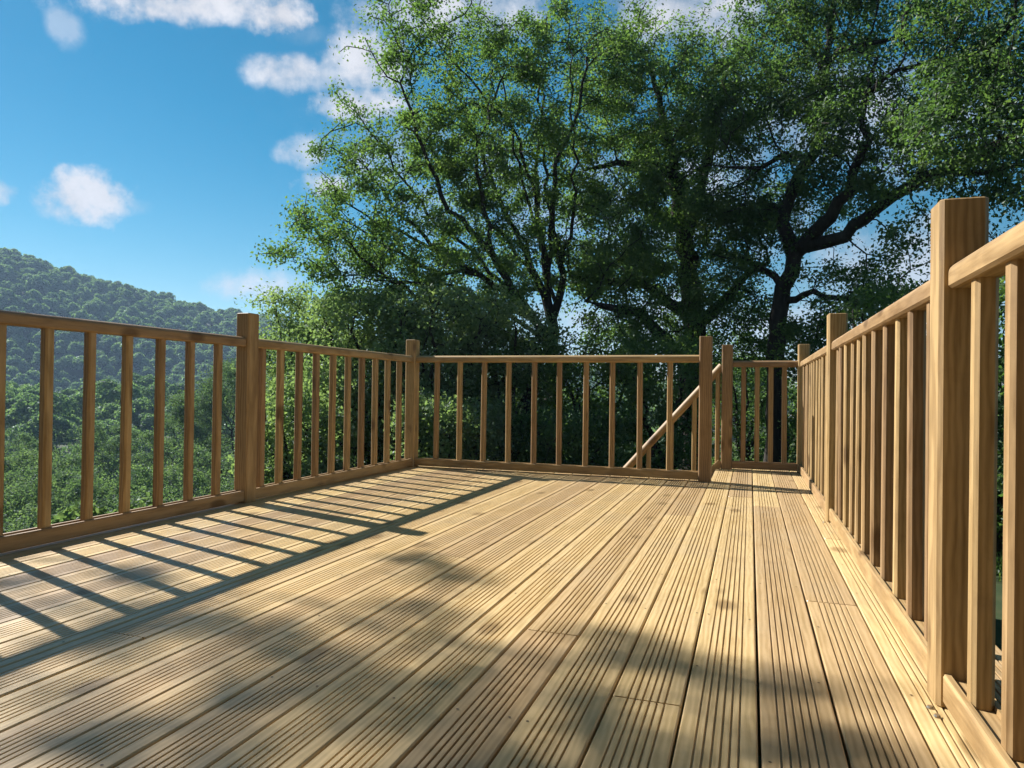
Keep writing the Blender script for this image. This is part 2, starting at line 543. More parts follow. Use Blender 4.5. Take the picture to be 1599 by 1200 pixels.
def board(xc, y0, y1, dz=0.0, grooved=True):
    wd = PITCH_B - GAP
    prof = board_profile(wd, grooved)
    k = ('deck_board' + str(grooved), round(y1 - y0, 3))
    me = member_mesh(k[0], prof, y1 - y0, M_DECK)
    me.name = 'deck_board'
    o = link('deck_board', me, deck)
    o.location = (xc + random.uniform(-.0008, .0008), y0, dz + random.uniform(-.0008, .0008))
    return o


k0 = math.floor((-2.70 - 0.022) / PITCH_B)
joints = {-2: [1.472], -4: [1.80], -11: [1.398], 1: [2.355, 0.9], 0: [2.03 + 2.2], -8: [2.48], -6: [0.62], -1: [4.55], -13: [4.15], -15: [2.9], 2: [3.4], -3: [3.75]}
kk = k0
while True:
    xc = 0.022 + kk * PITCH_B + PITCH_B / 2
    if xc - PITCH_B / 2 > 0.465: break
    yend = 5.32 if xc < -0.33 else 6.27
    cuts = [-1.2] + sorted(joints.get(kk, [])) + [yend]
    for a, b in zip(cuts[:-1], cuts[1:]):
        board(xc, a + (0.002 if a > -1 else 0), b - (0.002 if b < yend else 0))
    kk += 1
deck_r = 0.022 + kk * PITCH_B
deck_l = 0.022 + k0 * PITCH_B
P_J = rect_profile(0.045, 0.145, 0.003)
yj = -1.1
while yj < 6.2:
    xl = deck_l + .05 if yj < 5.3 else -0.30
    member('joist', 'joist', P_J, (xl, yj, -TH - .074), (deck_r - .06, yj, -TH - .074), deck, M_JOIST)
    yj += 0.40
P_F = rect_profile(0.028, 0.17, 0.003)
member('fascia_board', 'fascia', P_F, (deck_l + .016, -1.2, -.118), (deck_l + .016, 5.32, -.118), deck, M_RAIL)
member('fascia_board', 'fascia', P_F, (deck_r - .02, -1.2, -.118), (deck_r - .02, 6.27, -.118), deck, M_RAIL)
member('fascia_board', 'fascia', P_F, (deck_l + .03, 5.304, -.118), (-.345, 5.304, -.118), deck, M_RAIL)
member('fascia_board', 'fascia', P_F, (-.30, 6.254, -.118), (deck_r - .035, 6.254, -.118), deck, M_RAIL)
for x in (LX + .02, -1.1, RX - .02):
    for y in (-0.6, 1.6, 3.3, 5.1):
        zt = float(terrain(x, y))
        member('support_post', 'support', P_POST, (x, y, zt - .3), (x, y, -TH - .15), deck, M_JOIST, (0, 1, 0))

# ------------------------------------------------------------------ the stair going down to the left of the landing
stair = empty('wooden_staircase', (-0.9, 5.7, -0.5), 'wooden steps going down to the left behind the back railing', 'stairs')
RISE, RUN = 0.195, 0.172
P_T = rect_profile(0.20, 0.028, 0.003)
P_S = rect_profile(0.035, 0.20, 0.003)
for i in range(1, 8):
    xc = -0.31 - RUN * (i - .5)
    member('tread', 'tread', P_T, (xc, 5.345, -RISE * i - .02), (xc, 6.115, -RISE * i - .02), stair, M_DECK)
for y in (5.328, 6.132):
    member('stringer', 'stringer', P_S, (-0.32, y, -.16), (-0.32 - RUN * 7.6, y, -.16 - RISE * 7.6), stair, M_RAIL)
srail = empty('stair_railing', (-0.9, YL, -0.3), 'sloping pale handrail with balusters running down the stairs behind the back railing', 'railing')
sx0, sz0 = XL_ - h, 0.865
SL = RISE / RUN
nx = -0.31 - RUN * 7
member('handrail', 'handrail', P_HR, (sx0, YL, sz0 + .0), (nx, YL, sz0 - SL * (sx0 - nx)), srail, M_RAIL, (-.60, -.60, .53))
member('bottom_rail', 'bottom_rail', P_BR, (sx0, YL, 0.06), (nx, YL, .06 - SL * (sx0 - nx)), srail, M_RAIL)
zt = float(terrain(nx, YL))
member('newel_post', 'post', P_POST, (nx - h, YL, zt - .2), (nx - h, YL, sz0 - SL * (sx0 - nx) + .2), srail, M_RAIL, (0, 1, 0))
for i in range(6):
    x = sx0 - .03 - .19 * i
    dz = -SL * (sx0 - x)
    member('baluster', 'balusterS', P_BAL, (x, YL, .07 + dz), (x, YL, .84 + dz), srail, M_RAIL, (0, 1, 0))


# ------------------------------------------------------------------ trees
def leaf_quads(C, size, upbias=0.5, out=None):
    """one folded leaf per centre; returns verts, faces"""
    n = len(C)
    nrm = rng.normal(size=(n, 3)) * .75; nrm[:, 2] += upbias
    if out is not None: nrm += out
    nrm /= np.linalg.norm(nrm, axis=1, keepdims=True)
    t = rng.normal(size=(n, 3))
    t -= (t * nrm).sum(1, keepdims=True) * nrm
    t /= np.linalg.norm(t, axis=1, keepdims=True)
    b = np.cross(nrm, t)
    s = size * rng.uniform(0.65, 1.25, (n, 1))
    wd = s * rng.uniform(0.55, 0.8, (n, 1))
    v0 = C - t * s * .5
    v2 = C + t * s * .5
    v1 = C + b * wd * .5 + nrm * wd * .18 + t * s * .08
    v3 = C - b * wd * .5 + nrm * wd * .18 + t * s * .08
    V = np.stack([v0, v1, v2, v3], 1).reshape(-1, 3)
    return V, np.arange(4 * n).reshape(n, 4)


def leaf_object(name, C, size, mat, parent, tint=None, upbias=0.5, out=None):
    V, Fc = leaf_quads(C, size, upbias, out)
    me = mesh_np(name, V, Fc, mat)
    att = me.attributes.new('tint', 'FLOAT', 'FACE')
    if tint is None: tint = rng.uniform(0, 1, len(C))
    att.data.foreach_set('value', np.asarray(tint, np.float32))
    return link(name, me, parent)


def colonize(nodes, par, attr, step=0.25, kill=0.35, infl=3.0, iters=90, gnarl=0.25):
    """space colonisation: grow from nodes towards the attraction points"""
    nodes = [np.array(p, float) for p in nodes]; par = list(par)
    P = np.array(nodes)
    A = attr.copy()
    D = np.linalg.norm(A[:, None] - P[None], axis=2)
    best = D.argmin(1); bd = D.min(1)
    grown = {}
    for it in range(iters):
        ok = bd < infl
        if not ok.any(): infl *= 1.5; continue
        dirs = {}
        act = np.unique(best[ok])
        newP = []; newpar = []
        P = np.array(nodes)
        sums = np.zeros((len(P), 3)); cnt = np.zeros(len(P))
        v = A[ok] - P[best[ok]]
        v /= np.linalg.norm(v, axis=1, keepdims=True) + 1e-9
        np.add.at(sums, best[ok], v); np.add.at(cnt, best[ok], 1)
        for i in act:
            if grown.get(i, 0) > 3: continue
            d = sums[i] / cnt[i]
            d = d + rng.normal(size=3) * gnarl
            if par[i] >= 0:
                pd = P[i] - P[par[i]]
                d = d + 0.35 * pd / (np.linalg.norm(pd) + 1e-9)
            d /= np.linalg.norm(d) + 1e-9
            newP.append(P[i] + d * step); newpar.append(int(i)); grown[i] = grown.get(i, 0) + 1
        if not newP: break
        base = len(nodes)
        nodes += newP; par += newpar
        NP = np.array(newP)
        D = np.linalg.norm(A[:, None] - NP[None], axis=2)
        m_ = D.min(1); am = D.argmin(1)
        better = m_ < bd
        best[better] = am[better] + base; bd[better] = m_[better]
        keep = bd > kill
        A = A[keep]; best = best[keep]; bd = bd[keep]
        if len(A) == 0: break
    return np.array(nodes), np.array(par)


def radii(par, tip=0.008, ex=2.3, floor=None, cap=None):
    n = len(par)
    acc = np.zeros(n)
    order = np.arange(n)[::-1]          # children always come after their parents
    r = np.zeros(n)
    for i in order:
        r[i] = max(acc[i], tip ** ex) ** (1 / ex)
        if cap is not None and i < len(cap) and cap[i] > 0:
            r[i] = cap[i]
        if par[i] >= 0: acc[par[i]] += r[i] ** ex
    return r


def tubes(P, par, r, sides=6):
    V = []; Fc = []
    n = len(P)
    kids = {}
    for i in range(n):
        if par[i] >= 0: kids.setdefault(par[i], []).append(i)
    main = {}
    for p_, ks in kids.items(): main[p_] = max(ks, key=lambda k: r[k])
    ang = np.arange(sides) / sides * 2 * np.pi
    ca, sa = np.cos(ang)[:, None], np.sin(ang)[:, None]

    def ring(c, d, rad):
        ref = np.array([0.31, 0.87, 0.12]) if abs(d[1]) < .8 * np.linalg.norm(d) else np.array([0.9, .1, .2])
        d = d / (np.linalg.norm(d) + 1e-9)
        u = np.cross(d, ref); u /= np.linalg.norm(u) + 1e-9
        v = np.cross(d, u)
        V.append(c + rad * (ca * u + sa * v)); return (len(V) - 1) * sides

    own = {}
    for i in range(n):
        if par[i] < 0:
            k = main.get(i)
            if k is None: continue
            own[i] = ring(P[i], P[k] - P[i], r[i] * 1.15)
    ar = np.arange(sides)
    for i in range(n):
        p_ = par[i]
        if p_ < 0: continue
        d = P[i] - P[p_]
        k = main.get(i)
        dd = d if k is None else (P[k] - P[p_])
        s1 = ring(P[i], dd, r[i])
        own[i] = s1
        if main[p_] == i and p_ in own:
            s0 = own[p_]
        else:
            s0 = ring(P[p_], d, r[i] * 1.1)
        Fc.append(np.stack([s0 + ar, s0 + (ar + 1) % sides, s1 + (ar + 1) % sides, s1 + ar], 1))
    return np.concatenate(V), np.concatenate(Fc)


def densify(poly, step):
    out = [np.array(poly[0][:3], float)]; rad = [poly[0][3]]
    for a, b in zip(poly[:-1], poly[1:]):
        A = np.array(a[:3]); B = np.array(b[:3]); L = np.linalg.norm(B - A)
        k = max(1, int(L / step))
        for j in range(1, k + 1):
            t = j / k
            jit = rng.normal(size=3) * 0.035 if j < k else 0
            out.append(A + (B - A) * t + jit); rad.append(a[3] + (b[3] - a[3]) * t)
    return out, rad


def tree(name, label, limbs, blobs, n_attr, n_leaf, leaf=0.075, mat=None, cat='tree', group=None, trunk_name='trunk',
         step=0.22, kill=0.30, tuft=0.13, gnarl=0.28, seed=1, upbias=0.5, tip=0.007, spread_all=0.05, only=False, clumps=0, clump_r=.3):
    """limbs: [(attach, [(x,y,z,r)...])...] in world metres; blobs: (x,y,z,rx,ry,rz,weight) ellipsoids the crown fills"""
    global rng
    rng = np.random.default_rng(seed)
    mat = mat or M_LEAF
    nodes = []; par = []; cap = []
    starts = []
    for att_, poly in limbs:
        pts, rad = densify(poly, step)
        if att_ is None:
            prev = -1
        else:
            D = np.linalg.norm(np.array(nodes) - pts[0], axis=1); prev = int(D.argmin())
            pts = pts[1:]; rad = rad[1:]
        for p, q in zip(pts, rad):
            nodes.append(p); par.append(prev); cap.append(q); prev = len(nodes) - 1
    B = np.array(blobs, float)
    vol = (B[:, 3] * B[:, 4] * B[:, 5]) ** .8 * B[:, 6]
    nc_ = clumps or n_attr
    pick = rng.choice(len(B), nc_, p=vol / vol.sum())
    u = rng.normal(size=(nc_, 3)); u /= np.linalg.norm(u, axis=1, keepdims=True)
    u *= rng.uniform(0.2, 1, (nc_, 1)) ** (1 / 2.2)
    attr = B[pick, :3] + u * B[pick, 3:6]
    if clumps:
        cs_ = rng.uniform(.55, 1.35, clumps)
        q_ = rng.choice(clumps, n_attr, p=cs_ ** 2 / (cs_ ** 2).sum())
        ccen, crad = attr.copy(), clump_r * cs_
        attr = attr[q_] + rng.normal(size=(n_attr, 3)) * (clump_r * cs_[q_])[:, None] * np.array([1, 1, .62])
    P, pr = colonize(nodes, par, attr, step, kill, 3.5, 90, gnarl)
    r = radii(pr, tip, 2.25, cap=cap)
    # thin twigs must not be fatter than what carries them
    for i in range(len(pr)):
        if pr[i] >= 0: r[i] = min(r[i], r[pr[i]] * 0.97)
    root = empty(name, tuple(P[0]), label, cat, group)
    V, Fc = tubes(P - P[0], pr, r)
    link(trunk_name, mesh_np(trunk_name, V, Fc, M_BARK, True), root)
    nl = len(nodes)
    kids = np.zeros(len(P)); np.add.at(kids, pr[pr >= 0], 1)
    cand = np.where((np.arange(len(P)) >= nl) & (r < 0.03))[0]
    if only:
        q = ((P[cand][:, None] - B[None, :, :3]) / (B[None, :, 3:6] * 1.15)) ** 2
        cand = cand[q.sum(2).min(1) < 1]
    wgt = np.where(kids[cand] == 0, 2.6, 0.8) * np.clip(rng.lognormal(0, .4, len(cand)), .3, 2.2)
    near = None
    if clumps:
        dd = np.linalg.norm(P[cand][:, None] - ccen[None], axis=2) / crad[None]
        near = dd.argmin(1)
        wgt = wgt * (np.exp(-(dd.min(1) / 1.25) ** 2) + .05)
    pi_ = rng.choice(len(cand), n_leaf, p=wgt / wgt.sum())
    ci = cand[pi_]
    C = P[ci] + rng.normal(size=(n_leaf, 3)) * tuft * np.array([1, 1, .75])
    C += rng.normal(size=(n_leaf, 3)) * tuft * (rng.random((n_leaf, 1)) < spread_all)
    tint_n = rng.random(len(P))
    tint = np.clip(tint_n[ci] * .55 + rng.random(n_leaf) * .45, 0, 1)
    out = None
    if clumps:
        out = C - ccen[near[pi_]]
        out = out / (np.linalg.norm(out, axis=1, keepdims=True) + .05) * .9
    leaf_object('crown', C - P[0], leaf, mat, root, tint, upbias, out)
    return root


def L3(px, py, d, r):
    p = at(px, py, d)
    return (p.x, p.y, p.z, r)


def blob(px, py, d, rx, ry, rd=None, wt=1.0):
    """ellipsoid seen at this pixel with pixel half-sizes rx, ry, and half depth rd metres"""
    p = at(px, py, d)
    k = d / F_PX
    rm = max(rx * k, .2)
    rd = rd or max(rm, ry * k) * .9
    return (p.x, p.y, p.z, (rm + rd) / 2, rd, ry * k, wt)


# --- left tree: many thin stems fanning out from low down
D1 = 13.0
b0 = at(868, 640, D1); gz = float(terrain(b0.x, b0.y))
T1 = [
    (None, [(b0.x, b0.y, gz - .3, .26), L3(868, 640, D1, .22), L3(866, 560, D1, .20), L3(862, 500, D1, .17)]),
    (0, [L3(862, 500, D1, .15), L3(880, 430, D1, .11), L3(862, 340, D1 - .3, .09), L3(866, 260, D1 - .4, .07), L3(905, 170, D1 - .4, .05), L3(915, 90, D1 - .4, .03)]),
    (0, [L3(862, 500, D1, .15), L3(835, 430, D1 + .2, .12), L3(812, 380, D1 + .3, .09), L3(770, 290, D1 + .5, .07), L3(735, 200, D1 + .6, .05), L3(700, 110, D1 + .6, .03)]),
    (0, [L3(866, 560, D1, .16), L3(815, 470, D1 - .4, .12), L3(770, 400, D1 - .8, .10), L3(700, 330, D1 - 1.2, .07), L3(660, 230, D1 - 1.4, .05), L3(625, 130, D1 - 1.5, .03)]),
    (0, [L3(815, 470, D1 - .4, .11), L3(750, 430, D1 - .4, .09), L3(690, 395, D1 - .3, .07), L3(620, 330, D1 - .1, .05), L3(560, 250, D1, .03)]),
    (0, [L3(770, 400, D1 - .8, .09), L3(755, 330, D1 - .9, .07), L3(745, 240, D1 - .9, .05), L3(780, 130, D1 - .9, .03)]),
    (0, [L3(862, 500, D1, .13), L3(838, 360, D1 + .6, .09), L3(838, 250, D1 + .8, .06), L3(850, 150, D1 + .9, .04), L3(820, 70, D1 + 1, .02)]),
    (0, [L3(750, 430, D1 - .4, .07), L3(670, 420, D1 - .6, .06), L3(600, 385, D1 - .8, .04), L3(530, 340, D1 - 1, .025)]),
    (0, [L3(866, 560, D1, .14), L3(780, 520, D1 - .8, .09), L3(690, 480, D1 - 1.2, .07), L3(610, 440, D1 - 1.4, .05), L3(560, 400, D1 - 1.4, .03)]),
    (0, [L3(866, 600, D1, .14), L3(800, 600, D1 - 1, .08), L3(720, 640, D1 - 1.7, .06), L3(640, 600, D1 - 2, .04)]),
    (0, [L3(866, 620, D1, .12), L3(790, 660, D1 - 1, .07), L3(700, 690, D1 - 1.6, .05)]),
]
for (x0, y0, x1, y1, x2, y2, dd) in ((850, 470, 790, 330, 690, 60, .3), (866, 470, 820, 300, 770, 40, -.3), (862, 440, 845, 220, 855, 20, .2), (872, 440, 900, 300, 890, 40, -.5),
                                     (835, 430, 720, 300, 600, 90, .2), (815, 470, 680, 350, 560, 180, -.7), (820, 480, 640, 370, 510, 300, .1), (866, 540, 720, 450, 560, 430, -1.2),
                                     (862, 420, 800, 200, 650, 20, -.8), (868, 520, 760, 470, 640, 470, .5)):
    T1.append((0, [L3(x0, y0, D1, .07), L3((x0 + x1) / 2 + 6, (y0 + y1) / 2, D1 + dd * .4, .06), L3(x1, y1, D1 + dd * .8, .045), L3((x1 + x2) / 2 - 5, (y1 + y2) / 2, D1 + dd, .03), L3(x2, y2, D1 + dd * 1.2, .015)]))
T1 = [(a_, [(p[0], p[1], p[2], p[3] * .62) for p in pl]) for a_, pl in T1]
B1 = [blob(640, 60, D1 - 1.5, 45, 60, .8), blob(700, 150, D1 - .9, 90, 90, 1.3), blob(790, 110, D1 - .4, 80, 80, 1.3), blob(900, 110, D1 - .2, 60, 80, 1.1, .9),
      blob(880, 30, D1, 60, 40, .8, .5), blob(760, 250, D1 - .4, 120, 90, 1.8), blob(880, 260, D1, 60, 90, 1.3, .8), blob(570, 210, D1 - .6, 60, 60, .8, .8),
      blob(620, 290, D1 - .6, 100, 70, 1.4), blob(500, 330, D1 - 1, 60, 40, .7, .9), blob(530, 400, D1 - 1.2, 95, 60, 1.0), blob(650, 400, D1 - .8, 110, 60, 1.4),
      blob(760, 400, D1 - .2, 110, 60, 1.5), blob(900, 380, D1, 50, 70, 1.1, .6), blob(500, 430, D1 - 1.4, 60, 40, .8, 1.0), blob(620, 460, D1 - 1.2, 90, 40, 1.0, .6),
      blob(740, 490, D1 - 1, 110, 45, 1.2), blob(640, 10, D1 - 1.4, 60, 30, .6, .7), blob(720, 20, D1 - 1.2, 60, 40, .8, .7)]
tree('broadleaf_tree', 'tall open tree with many thin stems fanning out, left of the other big trees', T1, B1, 6000, 112000, leaf=.055, seed=11, tuft=.10, clumps=330, clump_r=.22)

# --- middle tree
D2 = 14.5
b0 = at(1085, 640, D2); gz = float(terrain(b0.x, b0.y))
T2 = [
    (None, [(b0.x, b0.y, gz - .3, .36), L3(1085, 640, D2, .33), L3(1080, 540, D2, .30), L3(1078, 450, D2, .27), L3(1068, 390, D2, .24), L3(1058, 340, D2, .17)]),
    (0, [L3(1058, 340, D2, .16), L3(1058, 290, D2 - .2, .12), L3(1040, 265, D2 - .4, .10), L3(990, 258, D2 - .6, .07), L3(930, 262, D2 - .8, .04)]),
    (0, [L3(1058, 310, D2, .13), L3(1045, 230, D2, .10), L3(1030, 150, D2, .06), L3(1000, 80, D2, .03)]),
    (0, [L3(1068, 390, D2, .14), L3(1095, 290, D2 + .3, .10), L3(1110, 200, D2 + .5, .07), L3(1130, 120, D2 + .6, .04)]),
    (0, [L3(1078, 490, D2, .15), L3(1035, 465, D2 - .6, .10), L3(990, 442, D2 - 1, .08), L3(940, 440, D2 - 1.3, .06), L3(890, 432, D2 - 1.5, .035)]),
    (0, [L3(1085, 580, D2, .18), L3(1040, 530, D2 - 1, .13), L3(1000, 490, D2 - 1.5, .10), L3(960, 482, D2 - 1.8, .07), L3(915, 470, D2 - 2, .04)]),
    (0, [L3(1080, 520, D2, .15), L3(1130, 470, D2, .10), L3(1165, 430, D2 - .2, .07), L3(1200, 410, D2 - .4, .04)]),
]
B2 = [blob(1000, 120, D2, 85, 70, 1.3), blob(1010, 60, D2, 40, 40, .7, .7), blob(1110, 140, D2 + .3, 70, 60, 1.2), blob(950, 220, D2 - .6, 75, 60, 1.2), blob(1070, 230, D2, 90, 60, 1.4),
      blob(930, 300, D2 - .8, 50, 60, 1.0), blob(1010, 340, D2 - .6, 90, 60, 1.3, 1.2), blob(1110, 330, D2, 80, 60, 1.4, 1.1), blob(970, 400, D2 - 1.2, 80, 50, 1.1, 1.1), blob(1060, 420, D2 - .3, 90, 50, 1.3, 1.2),
      blob(950, 470, D2 - 1.6, 70, 45, .9), blob(1040, 490, D2 - .8, 80, 45, 1.3), blob(1140, 500, D2, 60, 45, 1.2), blob(1000, 540, D2 - 1.4, 90, 40, 1.2), blob(1120, 440, D2 - .2, 70, 40, 1.0)]
tree('broadleaf_tree', 'rounded leafy oak with a thick dark trunk, in the middle of the three big trees', T2, B2, 5000, 120000, leaf=.060, seed=22, tuft=.11, clumps=120, clump_r=.34)

# --- right oak
D3 = 13.5
b0 = at(1212, 640, D3); gz = float(terrain(b0.x, b0.y))
T3 = [
    (None, [(b0.x, b0.y, gz - .3, .34), L3(1212, 640, D3, .31), L3(1210, 560, D3, .28), L3(1214, 500, D3, .25), L3(1222, 450, D3, .24), L3(1240, 400, D3, .22)]),
    (0, [L3(1240, 400, D3, .19), L3(1222, 350, D3, .17), L3(1240, 290, D3, .15), L3(1272, 240, D3, .14), L3(1286, 190, D3, .13), L3(1292, 100, D3, .10), L3(1300, 20, D3, .07), L3(1310, -60, D3, .05)]),
    (0, [L3(1290, 95, D3, .09), L3(1330, 75, D3 - .3, .07), L3(1380, 65, D3 - .6, .05), L3(1440, 50, D3 - 1, .03)]),
    (0, [L3(1290, 110, D3, .08), L3(1250, 60, D3 + .2, .06), L3(1210, 20, D3 + .4, .04), L3(1180, -20, D3 + .4, .02)]),
    (0, [L3(1262, 250, D3, .09), L3(1225, 240, D3 - .2, .07), L3(1190, 262, D3 - .4, .055), L3(1150, 262, D3 - .6, .04)]),
    (0, [L3(1240, 400, D3, .20), L3(1285, 350, D3 - .4, .17), L3(1330, 300, D3 - .8, .13), L3(1345, 240, D3 - .9, .10), L3(1352, 150, D3 - 1, .07), L3(1370, 90, D3 - 1, .04)]),
    (0, [L3(1262, 385, D3 - .2, .18), L3(1320, 370, D3 - .5, .15), L3(1370, 325, D3 - .8, .14), L3(1420, 292, D3 - 1, .13), L3(1470, 268, D3 - 1.2, .12), L3(1540, 235, D3 - 1.6, .10), L3(1610, 200, D3 - 2, .08), L3(1700, 170, D3 - 2.3, .05)]),
    (0, [L3(1470, 268, D3 - 1.2, .08), L3(1540, 270, D3 - 1.2, .06), L3(1620, 262, D3 - 1.2, .04)]),
    (0, [L3(1420, 292, D3 - 1, .07), L3(1465, 200, D3 - 1, .055), L3(1500, 150, D3 - 1, .04), L3(1560, 110, D3 - 1, .03)]),
    (0, [L3(1352, 150, D3 - 1, .06), L3(1400, 110, D3 - 1.2, .05), L3(1460, 100, D3 - 1.3, .045), L3(1510, 92, D3 - 1.4, .04), L3(1600, 60, D3 - 1.4, .025)]),
    (0, [L3(1218, 470, D3, .10), L3(1270, 455, D3 - .5, .07), L3(1340, 470, D3 - 1, .05), L3(1400, 460, D3 - 1.4, .035)]),
    (0, [L3(1222, 450, D3, .11), L3(1190, 420, D3, .08), L3(1165, 405, D3, .05)]),
]
B3 = [blob(1210, 40, D3, 90, 50, 1.3, 1.2), blob(1300, 40, D3, 90, 60, 1.4, 1.2), blob(1400, 40, D3 - .8, 80, 60, 1.2, 1.1), blob(1500, 20, D3 - 1.2, 60, 60, 1.1, .6), blob(1580, 60, D3 - 1.4, 70, 70, 1.2, 1.1),
      blob(1200, 130, D3, 80, 60, 1.3, 1.2), blob(1230, 200, D3, 80, 50, 1.3, 1.1), blob(1340, 130, D3 - .7, 80, 60, 1.3, 1.1), blob(1440, 110, D3 - 1, 70, 50, 1.1, .8), blob(1550, 150, D3 - 1.4, 90, 50, 1.2, 1.1),
      blob(1350, 210, D3 - .8, 90, 50, 1.2, 1.1), blob(1470, 200, D3 - 1.1, 90, 50, 1.2, 1.1), blob(1580, 230, D3 - 1.5, 70, 40, 1.1, 1.0), blob(1250, 320, D3 + .2, 70, 50, 1.2, 1.1), blob(1180, 300, D3, 60, 50, 1.0, 1.1),
      blob(1330, 300, D3 - .4, 60, 40, 1.0, .8), blob(1430, 330, D3 - 1, 60, 30, .9, .8), blob(1580, 320, D3 - 1.4, 60, 40, .9, .8), blob(1170, 370, D3, 60, 40, 1.0, 1.0), blob(1380, 430, D3 - 1.3, 70, 45, 1.1, 1.2),
      blob(1290, 440, D3 - .4, 50, 40, 1.0, .7), blob(1430, 380, D3 - 1.4, 40, 50, .8, .9), blob(1700, 120, D3 - 2, 120, 100, 1.4, .7), blob(1340, 490, D3 - 1, 60, 40, 1.0, 1.2), blob(1170, 480, D3 + .5, 40, 50, 1.0, 1.0),
      blob(1540, 200, D3 - 3, 100, 60, 1.2, .8), blob(1300, -60, D3, 200, 60, 1.6, .6), blob(1380, -190, D3 - 1, 260, 110, 2.6, .8), blob(1620, -80, D3 - 2, 160, 110, 2, .8)]
T3 = [(a_, [(p[0], p[1], p[2], p[3] * .70) for p in pl]) for a_, pl in T3]
tree('broadleaf_tree', 'large spreading oak on the right with a heavy limb reaching out over the right railing', T3, B3, 7000, 145000, leaf=.061, seed=33, tuft=.11, mat=M_LEAF_DARK, clumps=260, clump_r=.30)


# --- shrubs behind the railings
def shrub(px, py, d, rx, ry, n_leaf, mat, label, seed, leaf=.06, cat='shrub', group=None, na=420, name='leafy_shrub'):
    c = at(px, py, d)
    k = d / F_PX
    gz = float(terrain(c.x, c.y))
    rm, rz = rx * k, ry * k
    limbs = []
    rg = random.Random(seed)
    root = (c.x + rg.uniform(-.2, .2), c.y + rg.uniform(-.2, .2), gz - .1, .06)
    limbs.append((None, [root, (root[0], root[1], gz + .25, .055)]))
    for i in range(5):
        a = i / 5 * 6.28 + rg.uniform(-.4, .4)
        ex, ey = math.cos(a) * rm * .6, math.sin(a) * rm * .6
        limbs.append((0, [(root[0], root[1], gz + .25, .05), (c.x + ex * .5, c.y + ey * .5, gz + (c.z - gz) * .6, .035), (c.x + ex, c.y + ey, c.z, .018)]))
    bl = [(c.x, c.y, c.z, rm, rm, rz, 1), (c.x, c.y, (c.z + gz) / 2, rm * .95, rm * .95, max((c.z - gz) * .5, .3), .9)]
    for i in range(4):
        a = rg.uniform(0, 6.28)
        bl.append((c.x + math.cos(a) * rm * .7, c.y + math.sin(a) * rm * .7, c.z + rg.uniform(-.3, .6) * rz, rm * .5, rm * .5, rz * .5, .8))
    return tree(name, label, limbs, bl, na, n_leaf, leaf=leaf, mat=mat, cat=cat, group=group, trunk_name='stems', step=.18, kill=.24, tuft=.11, seed=seed)


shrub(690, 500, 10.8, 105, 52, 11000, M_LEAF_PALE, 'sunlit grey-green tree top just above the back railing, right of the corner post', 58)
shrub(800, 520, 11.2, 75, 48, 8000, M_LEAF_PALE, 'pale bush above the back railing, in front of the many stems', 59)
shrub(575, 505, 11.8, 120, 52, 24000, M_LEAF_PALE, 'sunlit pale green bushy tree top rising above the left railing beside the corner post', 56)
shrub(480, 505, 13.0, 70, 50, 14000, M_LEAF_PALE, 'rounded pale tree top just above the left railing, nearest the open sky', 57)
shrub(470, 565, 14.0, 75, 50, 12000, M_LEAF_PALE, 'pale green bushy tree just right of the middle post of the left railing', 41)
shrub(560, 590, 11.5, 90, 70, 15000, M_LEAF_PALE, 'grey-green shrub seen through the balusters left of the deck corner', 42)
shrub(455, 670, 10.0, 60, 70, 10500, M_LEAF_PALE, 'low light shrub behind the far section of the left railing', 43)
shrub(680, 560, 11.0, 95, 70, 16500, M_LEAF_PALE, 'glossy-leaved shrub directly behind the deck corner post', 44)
shrub(800, 580, 11.5, 90, 70, 15000, M_LEAF, 'dense green shrub at the foot of the many-stemmed tree', 45)
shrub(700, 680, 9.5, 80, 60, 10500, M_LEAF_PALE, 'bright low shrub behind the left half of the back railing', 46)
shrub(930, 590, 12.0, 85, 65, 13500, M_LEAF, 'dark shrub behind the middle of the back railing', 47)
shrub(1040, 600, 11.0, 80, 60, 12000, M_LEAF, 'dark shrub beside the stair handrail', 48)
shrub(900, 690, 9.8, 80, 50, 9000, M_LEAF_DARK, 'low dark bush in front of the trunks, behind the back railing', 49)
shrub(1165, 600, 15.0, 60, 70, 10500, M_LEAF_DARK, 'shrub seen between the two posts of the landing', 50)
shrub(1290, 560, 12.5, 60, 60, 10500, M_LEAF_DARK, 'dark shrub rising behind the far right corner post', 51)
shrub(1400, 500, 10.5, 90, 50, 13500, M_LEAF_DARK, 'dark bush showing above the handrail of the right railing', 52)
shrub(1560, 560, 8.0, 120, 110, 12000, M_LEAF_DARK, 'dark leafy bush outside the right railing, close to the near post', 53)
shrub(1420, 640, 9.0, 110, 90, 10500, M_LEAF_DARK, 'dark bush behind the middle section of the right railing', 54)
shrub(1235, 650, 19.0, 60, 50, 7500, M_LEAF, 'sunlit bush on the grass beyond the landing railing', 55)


# --- the tree standing to the left of the view; its boughs shade the near boards
def up_ray(px, py, height):
    d = pix_dir(px, py)
    t = -EYE / d.z
    p = EYEP + d * t
    k = height / SUN_TO.z
    return p + SUN_TO * k


